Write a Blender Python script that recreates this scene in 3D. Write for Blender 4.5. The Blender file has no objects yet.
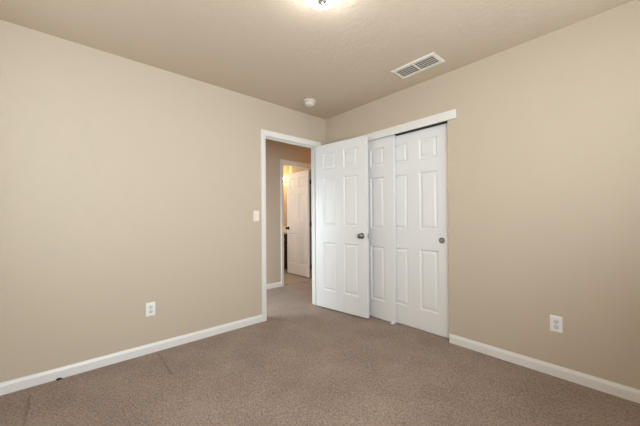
import bpy, bmesh, math
from mathutils import Matrix, Vector

SC = bpy.context.scene
COL = SC.collection
R = math.radians

# ------------------------------------------------------------------ camera
# real ~16 mm lens on a 36 mm sensor, standing in the corner opposite the closet
YAW, PITCH, ROLL = 0.842236, 0.006076, -0.007501
ax = Vector((-math.sin(YAW) * math.cos(PITCH), math.cos(YAW) * math.cos(PITCH), math.sin(PITCH)))
rt = Vector((math.cos(YAW), math.sin(YAW), 0))
up = rt.cross(ax)
rt2 = math.cos(ROLL) * rt + math.sin(ROLL) * up
up2 = math.cos(ROLL) * up - math.sin(ROLL) * rt
cam_data = bpy.data.cameras.new('camera')
cam_data.sensor_width = 36
cam_data.sensor_fit = 'HORIZONTAL'
cam_data.lens = 283.6588 * 36 / 640
cam_data.shift_y = 3.357 / 640
cam_data.clip_start = 0.05
cam = bpy.data.objects.new('camera', cam_data)
COL.objects.link(cam)
m = Matrix.Identity(4)
for i in range(3):
    m[i][0], m[i][1], m[i][2] = rt2[i], up2[i], -ax[i]
m[0][3], m[1][3], m[2][3] = 2.75806, -2.57775, 1.12897
cam.matrix_world = m
SC.camera = cam

# ------------------------------------------------------------------ exposure, world, lights
SC.view_settings.view_transform = 'Standard'
SC.view_settings.look = 'None'
SC.view_settings.gamma = 1
SC.view_settings.use_curve_mapping = False
SC.view_settings.exposure = 0.02
SC.cycles.use_denoising = True
SC.cycles.max_bounces = 12
SC.cycles.diffuse_bounces = 8
SC.cycles.sample_clamp_indirect = 6

W = bpy.data.worlds.new('sky'); SC.world = W; W.use_nodes = True
wn = W.node_tree.nodes; wl = W.node_tree.links
sky = wn.new('ShaderNodeTexSky'); sky.sky_type = 'HOSEK_WILKIE'
sky.sun_direction = (-0.3, 0.5, 0.8); sky.turbidity = 4
wl.new(sky.outputs[0], wn['Background'].inputs[0]); wn['Background'].inputs[1].default_value = 0.15

H = 2.44           # ceiling height
RX, RY = 3.2, -3.05  # window wall and back wall
WINS = [(-1.62, -0.38), (-2.92, -1.68)]   # the two windows in the wall opposite the doorway (y from, y to)
WZ0, WZ1 = 0.80, 2.10
BWX = (0.30, 1.50)                          # unseen window added behind the camera for fill light (x from, x to)


def area(name, loc, rot, sx, sy, power, col):
    d = bpy.data.lights.new(name, 'AREA'); d.shape = 'RECTANGLE'; d.size = sx; d.size_y = sy
    d.energy = power; d.color = col
    o = bpy.data.objects.new(name, d); COL.objects.link(o); o.location = loc; o.rotation_euler = rot
    return o


def point(name, loc, power, col, size=0.05):
    d = bpy.data.lights.new(name, 'POINT'); d.energy = power; d.color = col; d.shadow_soft_size = size
    o = bpy.data.objects.new(name, d); COL.objects.link(o); o.location = loc
    return o


DAY = (0.88, 1.0, 1.08)
# daylight at the windows; the tilted strips are added lights aimed upward
area('window_daylight', (RX + 0.05, -2.30, 1.45), (0, R(99), 0), 1.26, 1.2, 36, DAY)
for k in range(4):
    z = 0.80 + 1.3 * (k + .5) / 4
    area('window_daylight', (RX + 0.02, -2.30, z), (0, R(115), 0), 0.30, 1.2, 31 / 4, DAY)
    area('window_daylight', (RX + 0.02, -1.00, z), (0, R(122), 0), 0.30, 1.2, 14 / 4, DAY)
    area('window_daylight', (0.90, RY - 0.02, z), (R(105), 0, 0), 1.16, 0.30, 6 / 4, DAY)  # added fill at the unseen rear window
# lamp in the hall out of view, and daylight from the end of the hall
point('hall_lamp_light', (-0.66, 1.5, 2.2), 9, (1.0, 0.46, 0.10), 0.1)
area('hall_daylight', (-0.66, -1.75, 1.05), (R(46), 0, R(6)), 0.8, 1.1, 28, (0.82, 0.98, 1.07))

area('bathroom_daylight', (-1.95, -0.55, 1.5), (R(90), 0, 0), 0.8, 1.2, 8.5, (0.92, 1.0, 1.06))   # added fill that brightens the bathroom door, no window there

# ------------------------------------------------------------------ materials


def mat(name, col, rough=0.6, metal=0.0, bump=None, var=None, spec=0.5):
    """procedural paint / metal: bump = list of (scale, distance), var = (scale, amount)"""
    M = bpy.data.materials.new(name); M.use_nodes = True
    nt = M.node_tree; n = nt.nodes; l = nt.links; b = n['Principled BSDF']
    b.inputs['Base Color'].default_value = (*col, 1); b.inputs['Roughness'].default_value = rough
    b.inputs['Metallic'].default_value = metal; b.inputs['Specular IOR Level'].default_value = spec
    tc = n.new('ShaderNodeTexCoord')
    if var:
        nz = n.new('ShaderNodeTexNoise'); nz.inputs['Scale'].default_value = var[0]; nz.inputs['Detail'].default_value = 4
        l.new(tc.outputs['Object'], nz.inputs['Vector'])
        mx = n.new('ShaderNodeMix'); mx.data_type = 'RGBA'
        mx.inputs['A'].default_value = (*[c * (1 - var[1]) for c in col], 1)
        mx.inputs['B'].default_value = (*[min(1, c * (1 + var[1])) for c in col], 1)
        l.new(nz.outputs['Fac'], mx.inputs['Factor']); l.new(mx.outputs['Result'], b.inputs['Base Color'])
    prev = None
    for s, d in (bump or []):
        nz = n.new('ShaderNodeTexNoise'); nz.inputs['Scale'].default_value = s; nz.inputs['Detail'].default_value = 3
        l.new(tc.outputs['Object'], nz.inputs['Vector'])
        bp = n.new('ShaderNodeBump'); bp.inputs['Distance'].default_value = d; bp.inputs['Strength'].default_value = 1
        l.new(nz.outputs['Fac'], bp.inputs['Height'])
        if prev: l.new(prev.outputs['Normal'], bp.inputs['Normal'])
        prev = bp
    if prev: l.new(prev.outputs['Normal'], b.inputs['Normal'])
    return M


def emit(name, col, strength):
    M = bpy.data.materials.new(name); M.use_nodes = True
    b = M.node_tree.nodes['Principled BSDF']
    b.inputs['Base Color'].default_value = (0.9, 0.9, 0.9, 1); b.inputs['Roughness'].default_value = 0.3
    b.inputs['Emission Color'].default_value = (*col, 1); b.inputs['Emission Strength'].default_value = strength
    return M


def carpet_mat():
    M = bpy.data.materials.new('carpet'); M.use_nodes = True
    nt = M.node_tree; n = nt.nodes; l = nt.links; b = n['Principled BSDF']
    b.inputs['Roughness'].default_value = 1.0; b.inputs['Specular IOR Level'].default_value = 0.05
    b.inputs['Sheen Weight'].default_value = 0.15; b.inputs['Sheen Roughness'].default_value = 0.6
    tc = n.new('ShaderNodeTexCoord')

    def noise(scale, detail, rough=0.6):
        z = n.new('ShaderNodeTexNoise'); z.inputs['Scale'].default_value = scale
        z.inputs['Detail'].default_value = detail; z.inputs['Roughness'].default_value = rough
        l.new(tc.outputs['Object'], z.inputs['Vector']); return z.outputs['Fac']

    def mth(op, a, b_=None, c=None):
        z = n.new('ShaderNodeMath'); z.operation = op
        for i, v in enumerate((a, b_, c)):
            if v is None: continue
            if isinstance(v, (int, float)): z.inputs[i].default_value = v
            else: l.new(v, z.inputs[i])
        return z.outputs[0]
    tuft = noise(80, 3, 0.75)      # yarn tufts
    fleck = noise(190, 2, 0.7)    # single fibres
    blot = noise(3.2, 4, 0.55)    # traffic and vacuum marks
    vor = n.new('ShaderNodeTexVoronoi'); vor.inputs['Scale'].default_value = 150
    l.new(tc.outputs['Object'], vor.inputs['Vector'])
    sep = n.new('ShaderNodeSeparateColor'); l.new(vor.outputs['Color'], sep.inputs[0])
    yarn = mth('ADD', 0.36, mth('MULTIPLY', sep.outputs[0], 0.28))   # each yarn end its own shade
    s = mth('ADD', mth('MULTIPLY', tuft, 0.4), mth('ADD', mth('MULTIPLY', fleck, 0.25), mth('MULTIPLY', yarn, 0.35)))
    s = mth('ADD', mth('MULTIPLY', mth('SUBTRACT', s, 0.5), 5.0), 0.5)
    s = mth('ADD', s, mth('MULTIPLY', mth('SUBTRACT', blot, 0.5), 0.75))
    ramp = n.new('ShaderNodeValToRGB')
    e = ramp.color_ramp.elements
    e[0].position = 0.0; e[0].color = (0.150, 0.103, 0.075, 1)
    e[1].position = 1.0; e[1].color = (0.395, 0.292, 0.228, 1)
    l.new(s, ramp.inputs['Fac'])
    # two pressed lines in the pile, the worn tone and dent shade painted into the colour
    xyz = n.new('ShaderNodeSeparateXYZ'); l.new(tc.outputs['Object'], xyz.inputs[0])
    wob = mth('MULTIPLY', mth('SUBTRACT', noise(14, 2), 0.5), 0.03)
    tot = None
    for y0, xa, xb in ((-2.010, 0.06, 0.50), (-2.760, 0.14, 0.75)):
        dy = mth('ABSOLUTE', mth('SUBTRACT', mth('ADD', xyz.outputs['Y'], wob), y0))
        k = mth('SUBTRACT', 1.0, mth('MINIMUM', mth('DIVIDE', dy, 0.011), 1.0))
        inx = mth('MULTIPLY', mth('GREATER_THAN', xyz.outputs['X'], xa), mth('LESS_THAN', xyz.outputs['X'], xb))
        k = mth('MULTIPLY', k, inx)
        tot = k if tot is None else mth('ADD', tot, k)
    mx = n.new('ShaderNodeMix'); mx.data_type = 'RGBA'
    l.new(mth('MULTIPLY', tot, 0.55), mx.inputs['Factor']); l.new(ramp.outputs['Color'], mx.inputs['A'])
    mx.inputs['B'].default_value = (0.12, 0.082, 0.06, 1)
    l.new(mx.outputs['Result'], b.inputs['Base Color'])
    bp = n.new('ShaderNodeBump'); bp.inputs['Distance'].default_value = 0.004; bp.inputs['Strength'].default_value = 0.8
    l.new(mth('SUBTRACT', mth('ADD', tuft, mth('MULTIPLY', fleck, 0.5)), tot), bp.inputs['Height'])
    l.new(bp.outputs['Normal'], b.inputs['Normal'])
    return M


WALL = mat('beige_wall_paint', (0.545, 0.456, 0.354), 0.75, bump=[(140, 0.0012)], spec=0.25)
CEIL = mat('beige_ceiling_texture', (0.585, 0.482, 0.375), 0.9, bump=[(75, 0.0035), (22, 0.003)], spec=0.15)
TRIM = mat('white_trim_paint', (0.765, 0.745, 0.71), 0.35, var=(6, 0.015))
DOOR = mat('white_door_paint', (0.770, 0.758, 0.745), 0.4, bump=[(220, 0.0002)])
PLATE = mat('white_plastic', (0.82, 0.81, 0.79), 0.35, var=(40, 0.01))
DETECT = mat('aged_white_plastic', (0.66, 0.61, 0.54), 0.45, var=(40, 0.01))
IVORY = mat('almond_plastic', (0.84, 0.76, 0.66), 0.35, var=(40, 0.01))
SLOT = mat('dark_slot', (0.06, 0.055, 0.05), 0.7, var=(60, 0.1))
RECEP = mat('grey_white_receptacle', (0.66, 0.66, 0.65), 0.4, var=(60, 0.02))
NICKEL = mat('satin_nickel', (0.42, 0.40, 0.38), 0.28, 1.0, var=(90, 0.06))
BRONZE = mat('dark_bronze', (0.05, 0.04, 0.035), 0.4, 0.8, var=(90, 0.1))
VENTM = mat('vent_enamel', (0.74, 0.69, 0.62), 0.45, var=(30, 0.02))
DUCT = mat('duct_shadow_grey', (0.10, 0.09, 0.08), 0.8, var=(10, 0.1))
TRACK = mat('dark_track_metal', (0.10, 0.10, 0.10), 0.5, 0.3, var=(20, 0.1))
WOOD = mat('espresso_wood', (0.045, 0.018, 0.012), 0.4, var=(18, 0.35))
COUNTER = mat('white_cultured_marble', (0.78, 0.75, 0.70), 0.2, var=(9, 0.04))
VINYL = mat('bath_vinyl', (0.34, 0.275, 0.23), 0.5, var=(5, 0.12))
BLACK = mat('black_plastic', (0.012, 0.012, 0.012), 0.5, var=(50, 0.1))
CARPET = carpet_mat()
LAMP = emit('lit_opal_glass', (0.96, 0.98, 1.0), 66.0)
BULB = emit('lit_vanity_bulb', (1.0, 0.74, 0.38), 75.0)
GLASS = bpy.data.materials.new('window_glass'); GLASS.use_nodes = True
_n = GLASS.node_tree.nodes; _l = GLASS.node_tree.links
_t = _n.new('ShaderNodeBsdfTransparent'); _g = _n.new('ShaderNodeBsdfGlossy'); _g.inputs['Roughness'].default_value = 0.02
_f = _n.new('ShaderNodeFresnel'); _f.inputs['IOR'].default_value = 1.45; _m = _n.new('ShaderNodeMixShader')
_l.new(_f.outputs[0], _m.inputs[0]); _l.new(_t.outputs[0], _m.inputs[1]); _l.new(_g.outputs[0], _m.inputs[2])
_l.new(_m.outputs[0], _n['Material Output'].inputs['Surface'])

# ------------------------------------------------------------------ mesh helpers


def box(bm, x0, x1, y0, y1, z0, z1, bev=0.0):
    g = bmesh.ops.create_cube(bm, size=1)
    vs = g['verts']
    for v in vs:
        v.co = Vector((x0 + (v.co.x + .5) * (x1 - x0), y0 + (v.co.y + .5) * (y1 - y0), z0 + (v.co.z + .5) * (z1 - z0)))
    if bev:
        es = list({e for v in vs for e in v.link_edges})
        bmesh.ops.bevel(bm, geom=es, offset=bev, segments=2, affect='EDGES', profile=0.5)


def lathe(bm, prof, n=32, M=None):
    """prof: (radius, height) pairs, revolved about local z"""
    M = M or Matrix.Identity(4)
    rings = []
    for r, h in prof:
        if r < 1e-6: rings.append([bm.verts.new(M @ Vector((0, 0, h)))])
        else: rings.append([bm.verts.new(M @ Vector((r * math.cos(2 * math.pi * k / n), r * math.sin(2 * math.pi * k / n), h))) for k in range(n)])
    for a, b in zip(rings, rings[1:]):
        for k in range(n):
            k2 = (k + 1) % n
            if len(a) == 1 and len(b) == 1: continue
            if len(a) == 1: f = (a[0], b[k], b[k2])
            elif len(b) == 1: f = (a[k], a[k2], b[0])
            else: f = (a[k], a[k2], b[k2], b[k])
            bm.faces.new(f)


def link(name, bm, material, parent=None, smooth=False):
    bmesh.ops.recalc_face_normals(bm, faces=bm.faces)
    me = bpy.data.meshes.new(name); bm.to_mesh(me); bm.free()
    me.materials.append(material)
    if smooth:
        for p in me.polygons: p.use_smooth = True
        try: me.set_sharp_from_angle(angle=R(40))
        except Exception: pass
    o = bpy.data.objects.new(name, me); COL.objects.link(o)
    if parent: o.parent = parent
    return o


def boxes(name, lst, material, parent=None, bev=0.0):
    bm = bmesh.new()
    for b in lst: box(bm, *b, bev)
    return link(name, bm, material, parent)


def turned(name, prof, material, parent=None, M=None, n=32):
    bm = bmesh.new(); lathe(bm, prof, n, M); return link(name, bm, material, parent, True)


def tag(o, label=None, cat=None, group=None, kind=None):
    for k, v in (('label', label), ('category', cat), ('group', group), ('kind', kind)):
        if v: o[k] = v
    return o


def root(name, loc=(0, 0, 0), rz=0, **kw):
    o = bpy.data.objects.new(name, None); o.empty_display_size = .05; COL.objects.link(o)
    o.location = loc; o.rotation_euler = (0, 0, rz)
    return tag(o, **kw)


def struct(name, lst, material, label, cat):
    return tag(boxes(name, lst, material), label, cat, kind='structure')


# ------------------------------------------------------------------ shell of the room, hall, bathroom, closet
T = 0.115
OY0, OY1, OZ = -0.922, -0.162, 2.052        # bedroom doorway between the jambs
CX0, CX1, CZ = 0.095, 1.618, 2.035          # closet opening
BY0, BY1, BZ = 0.139, 0.853, 2.052          # bathroom doorway between the jambs
HX = -1.2                                   # far wall of the hall
J = 0.019                                   # jamb board thickness
BXF, BYN, BYF = -2.95, -0.6, 1.52           # bathroom far wall, near and far side walls

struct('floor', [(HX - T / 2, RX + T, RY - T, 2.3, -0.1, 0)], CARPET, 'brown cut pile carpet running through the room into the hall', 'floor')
struct('floor_bathroom', [(BXF - T, HX - T / 2, BYN - T, BYF + T, -0.1, 0)], VINYL, 'tan bathroom floor beyond the hall', 'floor')
struct('ceiling', [(BXF - T, RX + T, RY - T, 2.3, H, H + 0.1)], CEIL, 'beige orange peel textured ceiling', 'ceiling')
struct('wall_left', [(-T, 0, RY - T, OY0 - J, 0, H), (-T, 0, OY1 + J, 0.8, 0, H), (-T, 0, OY0 - J, OY1 + J, OZ + J, H)], WALL,
       'beige painted wall on the left with the bedroom doorway', 'wall')
struct('wall_right', [(0, CX0, 0, T, 0, H), (CX1, RX + T, 0, T, 0, H), (CX0, CX1, 0, T, CZ, H)], WALL,
       'beige painted wall on the right with the closet opening', 'wall')
struct('wall_back', [(0, BWX[0], RY - T, RY, 0, H), (BWX[1], RX + T, RY - T, RY, 0, H), (*BWX, RY - T, RY, 0, WZ0), (*BWX, RY - T, RY, WZ1, H)], WALL,
       'beige wall with a window behind the camera', 'wall')
(ya1, yb1), (ya2, yb2) = WINS
struct('wall_window', [(RX, RX + T, RY, ya2, 0, H), (RX, RX + T, yb2, ya1, 0, H), (RX, RX + T, yb1, 0, 0, H)] +
       [(RX, RX + T, a, b, z0, z1) for a, b in WINS for z0, z1 in ((0, WZ0), (WZ1, H))], WALL, 'beige wall holding two windows, opposite the doorway', 'wall')
struct('wall_closet', [(0, CX1 + 0.3, 0.7, 0.8, 0, H), (CX1 + 0.2, CX1 + 0.3, T, 0.7, 0, H)], WALL, 'beige inner walls of the closet', 'wall')
struct('wall_hall', [(HX - T, HX, RY - T, BY0 - J, 0, H), (HX - T, HX, BY1 + J, 2.3, 0, H), (HX - T, HX, BY0 - J, BY1 + J, BZ + J, H)], WALL,
       'beige hall wall seen through the doorway around the bathroom door', 'wall')
struct('wall_hall_end', [(HX, -T, 2.2, 2.3, 0, H), (HX, -T, RY - T, RY - 0.02, 0, H), (-T, 0, 0.8, 2.2, 0, H)], WALL, 'beige end walls of the hall', 'wall')
struct('wall_bathroom', [(-2.02, HX - T, .905, BYF, 0, H), (BXF - T, BXF, BYN - T, BYF + T, 0, H), (BXF, HX - T, BYF, BYF + T, 0, H), (BXF, HX - T, BYN - T, BYN, 0, H)], WALL,  # first block is added to keep the gap behind the door dark
       'beige bathroom walls beyond the hall', 'wall')

# windows out of view (they light the room)


def window(name, loc, rz, wd, label):
    """window of width wd centred on its sill point; local -y faces the room"""
    r = root(name, loc, rz, label=label, cat='window', kind='structure')
    h, f = WZ1 - WZ0, .05
    a = wd / 2
    boxes('window_frame', [(-a, a, .075, .112, 0, f), (-a, a, .075, .112, h - f, h), (-a, -a + f, .075, .112, f, h - f), (a - f, a, .075, .112, f, h - f),
                           (-.022, .022, .08, .108, f, h - f)], TRIM, r)
    boxes('pane', [(-a + f, a - f, .092, .096, f, h - f)], GLASS, r)
    boxes('window_sill', [(-a - .03, a + .03, -.03, -.001, -.02, 0)], TRIM, r, .004)


for n_, (a, b) in enumerate(WINS):
    window('window_%d' % (n_ + 1), (RX, (a + b) / 2, WZ0), R(-90), b - a, ('white framed window nearer the closet wall', 'white framed window beside the camera')[n_])
window('window_3', (sum(BWX) / 2, RY, WZ0), R(180), BWX[1] - BWX[0], 'white framed window in the wall behind the camera')

# ------------------------------------------------------------------ trim


def profile_run(bm, prof, path):
    """sweep prof=[(w,t)] along path of (point, w-vector, t-vector) stations"""
    rings = [[bm.verts.new(p + wv * a + tv * b) for a, b in prof] for p, wv, tv in path]
    n = len(prof)
    for ra, rb in zip(rings, rings[1:]):
        for k in range(n):
            bm.faces.new((ra[k], ra[(k + 1) % n], rb[(k + 1) % n], rb[k]))
    bm.faces.new(rings[0]); bm.faces.new(rings[-1][::-1])


# ranch / colonial casing: (distance out from the opening, thickness)
CAS = [(0, 0), (0, .008), (.003, .0105), (.012, .0115), (.018, .014), (.040, .016), (.050, .017), (.056, .0155), (.057, .012), (.057, 0)]


def doorway(name, xf, xb, ya, yb, zt, sgn, label, both=True):
    """casing and jamb of a doorway in a wall whose faces are x=xf (seen) and x=xb"""
    r = root(name, (0, 0, 0), label=label, cat='door frame', kind='structure')
    rv = .005
    for xs, s in ((xf, sgn), (xb, -sgn)) if both else ((xf, sgn),):
        tv = Vector((s, 0, 0)); Y = Vector((0, 1, 0)); Z = Vector((0, 0, 1))
        for yy, d in ((ya - rv, -1), (yb + rv, 1)):
            bm = bmesh.new()
            profile_run(bm, CAS, [(Vector((xs, yy, 0)), Y * d, tv), (Vector((xs, yy, zt + rv)), Y * d + Z, tv)])
            link('side_casing', bm, TRIM, r)
        bm = bmesh.new()
        profile_run(bm, CAS, [(Vector((xs, ya - rv, zt + rv)), -Y + Z, tv), (Vector((xs, yb + rv, zt + rv)), Y + Z, tv)])
        link('head_casing', bm, TRIM, r)
    a, b = min(xf, xb), max(xf, xb)
    boxes('jamb', [(a, b, ya - J, ya, 0, zt + J), (a, b, yb, yb + J, 0, zt + J), (a, b, ya, yb, zt, zt + J)], TRIM, r, .001)
    return r


fr1 = doorway('trim_1', 0, -T, OY0, OY1, OZ, 1, 'white casing and jamb around the bedroom doorway')
st = .011
boxes('door_stop', [(-.075, -.038, OY0, OY0 + st, 0, OZ), (-.075, -.038, OY1 - st, OY1, 0, OZ), (-.075, -.038, OY0 + st, OY1 - st, OZ - st, OZ)], TRIM, fr1, .002)
boxes('strike_plate', [(-.035, -.004, OY0, OY0 + .0015, .90, .96)], NICKEL, fr1)
fr2 = doorway('trim_2', HX, HX - T, BY0, BY1, BZ, 1, 'white casing and jamb around the bathroom doorway across the hall')
boxes('door_stop', [(HX - .075, HX - .04, BY0, BY0 + st, 0, BZ), (HX - .075, HX - .04, BY1 - st, BY1, 0, BZ), (HX - .075, HX - .04, BY0 + st, BY1 - st, BZ - st, BZ)], TRIM, fr2, .002)

# closet head trim board with its dark bypass track behind
hd = root('trim_3', (0, 0, 0), label='flat white header board over the closet doors', cat='trim', kind='structure')
boxes('header_board', [(.014, 1.697, -.018, 0, 2.005, 2.085)], TRIM, hd, .002)
boxes('closet_track', [(CX0, CX1, .010, .100, CZ - .006, CZ), (CX0, CX1, .012, .014, 2.012, CZ - .006), (CX0, CX1, .053, .056, 2.012, CZ - .006),
                       (CX0, CX1, .096, .098, 2.012, CZ - .006)], TRACK, hd)
# white edge bead running up the right side of the opening
boxes('corner_bead', [(CX1 - .001, CX1 + .006, -.0015, .002, .078, 2.005)], WALL, hd)

BASE = [(0, 0), (0, .0125), (.052, .0125), (.058, .0118), (.066, .0085), (.072, .0065), (.0775, .005), (.0775, 0)]


def baseboard(name, p0, p1, out, label):
    bm = bmesh.new()
    o = Vector(out); Z = Vector((0, 0, 1))
    profile_run(bm, BASE, [(Vector((*p0, 0)), Z, o), (Vector((*p1, 0)), Z, o)])
    return tag(link(name, bm, TRIM), label, 'baseboard', kind='structure')


CO = OY0 - .005 - .057
baseboard('baseboard_left', (0, RY), (0, CO), (1, 0, 0), 'white baseboard along the left wall up to the doorway casing')
baseboard('baseboard_right', (CX1 + .001, 0), (RX, 0), (0, -1, 0), 'white baseboard along the right wall beside the closet')
baseboard('baseboard_back', (0.013, RY), (RX, RY), (0, 1, 0), 'white baseboard along the wall behind the camera')
baseboard('baseboard_window', (RX, RY + .013), (RX, -.013), (-1, 0, 0), 'white baseboard under the window')
baseboard('baseboard_hall', (HX, RY), (HX, BY0 - .062), (1, 0, 0), 'white baseboard on the hall wall seen through the doorway')

# ------------------------------------------------------------------ six panel doors
RINGS = [(0, 0), (.004, .0015), (.008, .0080), (.011, .0110), (.019, .0115), (.038, .0030), (.042, .0025)]


def slab(w_, h_, t_, cols, rows):
    bm = bmesh.new()
    xs = sorted({0, w_, *[c for p in cols for c in p]}); zs = sorted({0, h_, *[c for p in rows for c in p]})
    for side in (0, 1):
        Yf = (lambda d: d) if side == 0 else (lambda d: t_ - d)
        for i in range(len(xs) - 1):
            for k in range(len(zs) - 1):
                c = (xs[i], xs[i + 1], zs[k], zs[k + 1])
                if (xs[i], xs[i + 1]) in cols and (zs[k], zs[k + 1]) in rows:
                    prev = None
                    for ins, d in RINGS:
                        q = [bm.verts.new((x, Yf(d), z)) for x, z in ((c[0] + ins, c[2] + ins), (c[1] - ins, c[2] + ins), (c[1] - ins, c[3] - ins), (c[0] + ins, c[3] - ins))]
                        if prev:
                            for a in range(4): bm.faces.new((prev[a], prev[(a + 1) % 4], q[(a + 1) % 4], q[a]))
                        prev = q
                    bm.faces.new(prev)
                else:
                    bm.faces.new([bm.verts.new((x, Yf(0), z)) for x, z in ((c[0], c[2]), (c[1], c[2]), (c[1], c[3]), (c[0], c[3]))])
    for i in range(len(xs) - 1):
        for z in (0, h_): bm.faces.new([bm.verts.new(v) for v in ((xs[i], 0, z), (xs[i + 1], 0, z), (xs[i + 1], t_, z), (xs[i], t_, z))])
    for k in range(len(zs) - 1):
        for x in (0, w_): bm.faces.new([bm.verts.new(v) for v in ((x, 0, zs[k]), (x, 0, zs[k + 1]), (x, t_, zs[k + 1]), (x, t_, zs[k]))])
    bmesh.ops.remove_doubles(bm, verts=bm.verts, dist=1e-5)
    bmesh.ops.recalc_face_normals(bm, faces=bm.faces)
    es = [e for e in bm.edges if len(e.link_faces) == 2 and e.calc_face_angle(0) > 1.2]
    bmesh.ops.bevel(bm, geom=es, offset=.0015, segments=1, affect='EDGES')
    return bm


SW_ROWS = [(.217, .812), (1.013, 1.600), (1.710, 1.917)]
SW_COLS = [(.124, .326), (.436, .638)]
CL_ROWS = [(.199, .803), (1.000, 1.575), (1.700, 1.902)]
CL_COLS = [(.127, .318), (.444, .635)]
KNOB = [(0, .0), (.033, .0), (.033, .004), (.029, .008), (.016, .010), (.011, .014), (.011, .026), (.016, .031), (.0245, .037), (.0275, .046), (.0265, .055), (.020, .061), (.010, .064), (0, .0645)]


def knob(parent, x, z, t_, material):
    for side, name in ((0, 'knob'), (1, 'knob')):
        M = Matrix.Translation((x, 0 if side == 0 else t_, z)) @ Matrix.Rotation(R(90) if side == 0 else R(-90), 4, 'X')
        k = turned(name, KNOB[4:], material, parent, M)
        turned('rosette', KNOB[:5], material, k, M)


def hinge(parent, x, y, z, leaf):
    """knuckle about (x,y) with a leaf going along `leaf` (a unit vector, local)"""
    h = turned('hinge', [(0, -.045), (.0055, -.045), (.0055, .045), (0, .045)], BRONZE if leaf[2] else NICKEL, parent, Matrix.Translation((x, y, z)), 12)
    a, b = leaf[0] * .03, leaf[1] * .03
    bm = bmesh.new(); e = .0012
    box(bm, min(x, x + a) - e, max(x, x + a) + e, min(y, y + b) - e, max(y, y + b) + e, z - .044, z + .044)
    link('hinge_leaf', bm, BRONZE if leaf[2] else NICKEL, h)


# bedroom door, standing open in front of the closet
d1 = root('door_1', (.020, -.205, .018), R(7.5), label='white six panel bedroom door standing open with a round metal knob', cat='door', kind='structure')
link('slab', slab(.755, 2.023, .035, SW_COLS, SW_ROWS), DOOR, d1)
knob(d1, .687, .908, .035, mat('aged_nickel', (0.22, 0.21, 0.20), 0.3, 1.0, var=(90, 0.08)))
boxes('latch_plate', [(.7545, .7562, .006, .029, .878, .938)], NICKEL, d1)
for z in (.2, 1.0, 1.8): hinge(d1, -.004, .041, z, (0, -1, 0))

# closet bypass doors
d2 = root('door_2', (.274, .018, .006), label='white six panel sliding closet door in front, partly behind the open door', cat='door', kind='structure')
link('slab', slab(.762, 2.006, .033, CL_COLS, CL_ROWS), DOOR, d2)
d3 = root('door_3', (.855, .058, .006), label='white six panel sliding closet door at the right with a round finger pull', cat='door', kind='structure')
link('slab', slab(.762, 1.996, .033, CL_COLS, CL_ROWS), DOOR, d3)
Mp = Matrix.Translation((.670, 0, .903)) @ Matrix.Rotation(R(90), 4, 'X')
fp = turned('finger_pull', [(0, .0006), (.020, .0006), (.0215, .003), (.024, .0042), (.0275, .0035), (.029, 0)], mat('brushed_steel', (.30, .29, .28), .35, 1.0, var=(80, .1)), d3, Mp)
turned('pull_cup', [(0, .0011), (.0125, .0011), (.0130, .0007)], NICKEL, fp, Mp)

gd = root('floor_guide', (1.005, .004, 0), label='small white plastic guide on the carpet under the overlapping closet doors', cat='door guide')
boxes('guide_base', [(-.012, .026, -.014, .008, 0, .006)], PLATE, gd, .002)
boxes('guide_fin', [(-.004, .024, -.004, .006, .006, .020)], PLATE, gd, .002)

# bathroom door, swung into the bathroom
d4 = root('door_4', (-1.366, .812, .014), R(180), label='white six panel bathroom door swung open across the hall', cat='door', kind='structure')
s4 = slab(.696, 2.024, .035, [(.110, .302), (.406, .598)], SW_ROWS)
bmesh.ops.translate(s4, verts=s4.verts, vec=(0, -.035, 0))
link('slab', s4, DOOR, d4)
for side in (0, 1):
    M = Matrix.Translation((.645, -.035 if side == 0 else 0, .915)) @ Matrix.Rotation(R(90) if side == 0 else R(-90), 4, 'X')
    k = turned('knob', KNOB[4:], BRONZE, d4, M); turned('rosette', KNOB[:5], BRONZE, k, M)
for z in (.2, 1.0, 1.8): hinge(d4, -.004, -.040, z, (-1, 0, 1))

# ------------------------------------------------------------------ ceiling fittings
lx, ly = 1.590, -1.508
cl = root('ceiling_light', (lx, ly, H), label='round lit opal glass ceiling light with a metal finial', cat='ceiling light')
turned('lamp_pan', [(0, 0), (.096, 0), (.101, -.005), (.102, -.038), (.098, -.046), (.094, -.048), (0, -.048)], TRIM, cl, None, 48)
turned('glass_shade', [(.094, -.048), (.100, -.052), (.101, -.058), (.097, -.068), (.082, -.078), (.055, -.085), (.028, -.088), (0, -.088)], LAMP, cl, None, 64)
turned('finial', [(.027, -.087), (.029, -.092), (.027, -.099), (.018, -.106), (.012, -.111), (.011, -.116), (.007, -.122), (0, -.125)], NICKEL, cl, None, 24)

sd = root('smoke_detector', (.330, -.556, H), label='small round white smoke detector on the ceiling near the corner', cat='smoke detector')
turned('mounting_base', [(0, 0), (.066, 0), (.069, -.004), (.069, -.018), (.064, -.022), (.050, -.0225)], DETECT, sd, None, 40)
turned('cover', [(.050, -.0225), (.049, -.026), (.055, -.029), (.056, -.041), (.052, -.050), (.042, -.055), (0, -.056)], DETECT, sd, None, 40)
turned('test_button', [(.010, -.055), (.010, -.058), (.008, -.059), (0, -.059)], DETECT, sd, Matrix.Translation((.014, .012, 0)), 16)

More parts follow.
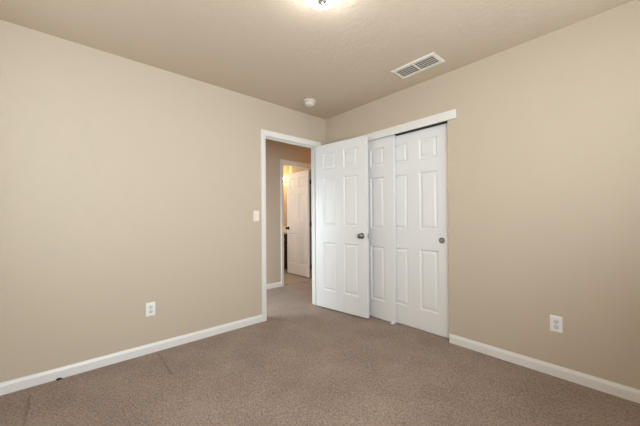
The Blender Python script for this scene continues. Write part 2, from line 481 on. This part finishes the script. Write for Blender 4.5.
vx0, vx1, vy0, vy1 = 1.292, 1.693, -.408, -.206
cv = root('ceiling_vent', ((vx0 + vx1) / 2, (vy0 + vy1) / 2, H), label='rectangular off white air vent with louvres on the ceiling', cat='air vent')
hx, hy, fw = (vx1 - vx0) / 2, (vy1 - vy0) / 2, .027
bm = bmesh.new()
FP = [(0, 0), (0, .004), (.004, .0075), (fw - .006, .011), (fw, .009), (fw, 0)]      # inward, downward
c4 = [Vector((-hx, -hy, 0)), Vector((hx, -hy, 0)), Vector((hx, hy, 0)), Vector((-hx, hy, 0))]
inn = [Vector((1, 1, 0)), Vector((-1, 1, 0)), Vector((-1, -1, 0)), Vector((1, -1, 0))]
rings = [[bm.verts.new(c + i_ * a - Vector((0, 0, b))) for a, b in FP] for c, i_ in zip(c4, inn)]
for a in range(4):
    ra, rb = rings[a], rings[(a + 1) % 4]
    for k in range(len(FP)): bm.faces.new((ra[k], ra[(k + 1) % len(FP)], rb[(k + 1) % len(FP)], rb[k]))
link('vent_frame', bm, VENTM, cv)
boxes('duct_backing', [(-hx + .01, hx - .01, -hy + .01, hy - .01, -.0012, -.0002)], DUCT, cv)
boxes('centre_bar', [(-.0055, .0055, -hy + fw - .002, hy - fw + .002, -.012, -.002)], VENTM, cv, .001)
ns = 5
for half in (-1, 1):
    for k in range(ns):
        yy = -hy + fw + (k + .5) * (2 * hy - 2 * fw) / ns
        bm = bmesh.new()
        xa, xb = sorted((half * .0055, half * (hx - fw + .002)))
        box(bm, xa, xb, -.008, .008, -.0005, .0005)
        bmesh.ops.rotate(bm, verts=bm.verts, cent=(0, 0, 0), matrix=Matrix.Rotation(R(8), 3, 'X'))
        bmesh.ops.translate(bm, verts=bm.verts, vec=(0, yy, -.0065))
        link('slat', bm, VENTM, cv)
for xx in (-hx + .013, hx - .013):
    turned('screw', [(.0035, -.0085), (.0035, -.0105), (0, -.0110)], VENTM, cv, Matrix.Translation((xx, 0, 0)), 12)

# ------------------------------------------------------------------ wall plates (built facing -y, then turned)


def plate_bm(w_=.070, h_=.114, t_=.0055):
    bm = bmesh.new()
    a = [(w_ / 2, 0), (w_ / 2, .002), (w_ / 2 - .004, t_ * .9), (w_ / 2 - .010, t_)]
    prev = None
    for hw, t in a:
        ins = w_ / 2 - hw
        q = [bm.verts.new((sx * hw, -t, sz * (h_ / 2 - ins))) for sx, sz in ((-1, -1), (1, -1), (1, 1), (-1, 1))]
        if prev:
            for k in range(4): bm.faces.new((prev[k], prev[(k + 1) % 4], q[(k + 1) % 4], q[k]))
        prev = q
    bm.faces.new(prev)
    return bm


def outlet(loc, rz, label):
    r = root('wall_outlet', loc, rz, label=label, cat='outlet', group='duplex wall outlets')
    link('cover_plate', plate_bm(), PLATE, r)
    for s in (-1, 1):
        bm = bmesh.new()
        M = Matrix.Translation((0, -.0052, s * .0195)) @ Matrix.Rotation(R(90), 4, 'X') @ Matrix.Diagonal((1.0, .83, 1, 1))
        lathe(bm, [(.0172, 0), (.0172, .0018), (.016, .0024), (0, .0024)], 28, M)
        rc = link('receptacle', bm, RECEP, r, True)
        for sx, hh in ((-.0063, .0085), (.0063, .0070)):
            boxes('slot', [(sx - .0012, sx + .0012, -.0080, -.0074, s * .0195 + .002 - hh / 2 + .002, s * .0195 + .004 + hh / 2)], SLOT, rc)
        turned('ground_hole', [(.0026, 0), (.0026, .0005), (0, .0005)], SLOT, rc, Matrix.Translation((0, -.0075, s * .0195 - .0075)) @ Matrix.Rotation(R(90), 4, 'X'), 12)
    turned('screw', [(.003, 0), (.003, .001), (0, .0014)], NICKEL, r, Matrix.Translation((0, -.0055, 0)) @ Matrix.Rotation(R(90), 4, 'X'), 12)
    return r


outlet((0, -2.049, .368), R(90), 'white duplex wall outlet on the left wall above the baseboard')
outlet((2.367, 0, .368), 0, 'white duplex wall outlet on the right wall, right of the closet')

sw = root('light_switch', (0, -1.042, 1.157), R(90), label='almond toggle light switch on the left wall beside the doorway casing', cat='light switch')
link('cover_plate', plate_bm(), IVORY, sw)
boxes('toggle_surround', [(-.006, .006, -.0062, -.005, -.0125, .0125)], IVORY, sw)
bm = bmesh.new(); box(bm, -.0038, .0038, -.013, 0, -.0045, .0045, .001)
bmesh.ops.rotate(bm, verts=bm.verts, cent=(0, 0, 0), matrix=Matrix.Rotation(R(-25), 3, 'X'))
bmesh.ops.translate(bm, verts=bm.verts, vec=(0, -.005, .002)); link('toggle', bm, IVORY, sw)
for s in (-1, 1):
    turned('screw', [(.003, 0), (.003, .001), (0, .0014)], IVORY, sw, Matrix.Translation((0, -.0055, s * .030)) @ Matrix.Rotation(R(90), 4, 'X'), 12)

# ------------------------------------------------------------------ scrap on the carpet
bm = bmesh.new()
bmesh.ops.create_icosphere(bm, subdivisions=2, radius=1)
for v in bm.verts:
    k = 1 + .18 * math.sin(7 * v.co.x + 3 * v.co.z) + .12 * math.sin(9 * v.co.y)
    v.co = Vector((v.co.x * .009 * k, v.co.y * .016 * k, v.co.z * .007 * k))
fk = link('black_scrap', bm, BLACK, None, True)
fk.location = (.026, -2.622, .0075)
tag(fk, 'tiny black scrap lying on the carpet against the left baseboard', 'scrap')

# ------------------------------------------------------------------ bathroom beyond the hall
va = root('bathroom_vanity', (-2.38, 1.0, 0), label='dark wood bathroom vanity with a white top behind the bathroom door', cat='vanity')
boxes('cabinet', [(-.54, -.02, -.5, .5, 0.09, .790), (-.54, -.07, -.49, .49, 0, .09)], WOOD, va, .002)
for ya, yb in ((-.48, -.01), (.01, .48)):
    dr = boxes('cabinet_door', [(-.020, -.002, ya, yb, .12, .74)], WOOD, va, .003)
    turned('door_knob', [(.006, 0), (.006, .012), (.013, .016), (.013, .022), (0, .026)], NICKEL, dr, Matrix.Translation((-.002, -.05 if ya < 0 else .05, .66)) @ Matrix.Rotation(R(90), 4, 'Y'), 16)
boxes('countertop', [(-.56, .015, -.51, .51, .790, .832), (-.56, -.54, -.51, .51, .832, .94)], COUNTER, va, .004)

vl = root('vanity_light', (BXF, 0.72, 2.06), label='glowing vanity light bar on the bathroom wall above the vanity', cat='wall light')
boxes('back_bar', [(0, .03, -.64, .64, -.05, .05)], NICKEL, vl, .004)
for k in range(6):
    yy = -.55 + k * .22
    b = turned('bulb', [(0, .075)] + [(.048 * math.sin(math.pi * a / 12), .027 + .048 * (1 - .0) * math.cos(math.pi * a / 12)) for a in range(1, 11)] + [(.014, -.02), (.014, -.03)], BULB, vl,
               Matrix.Translation((.065, yy, 0)) @ Matrix.Rotation(R(90), 4, 'Y'), 20)
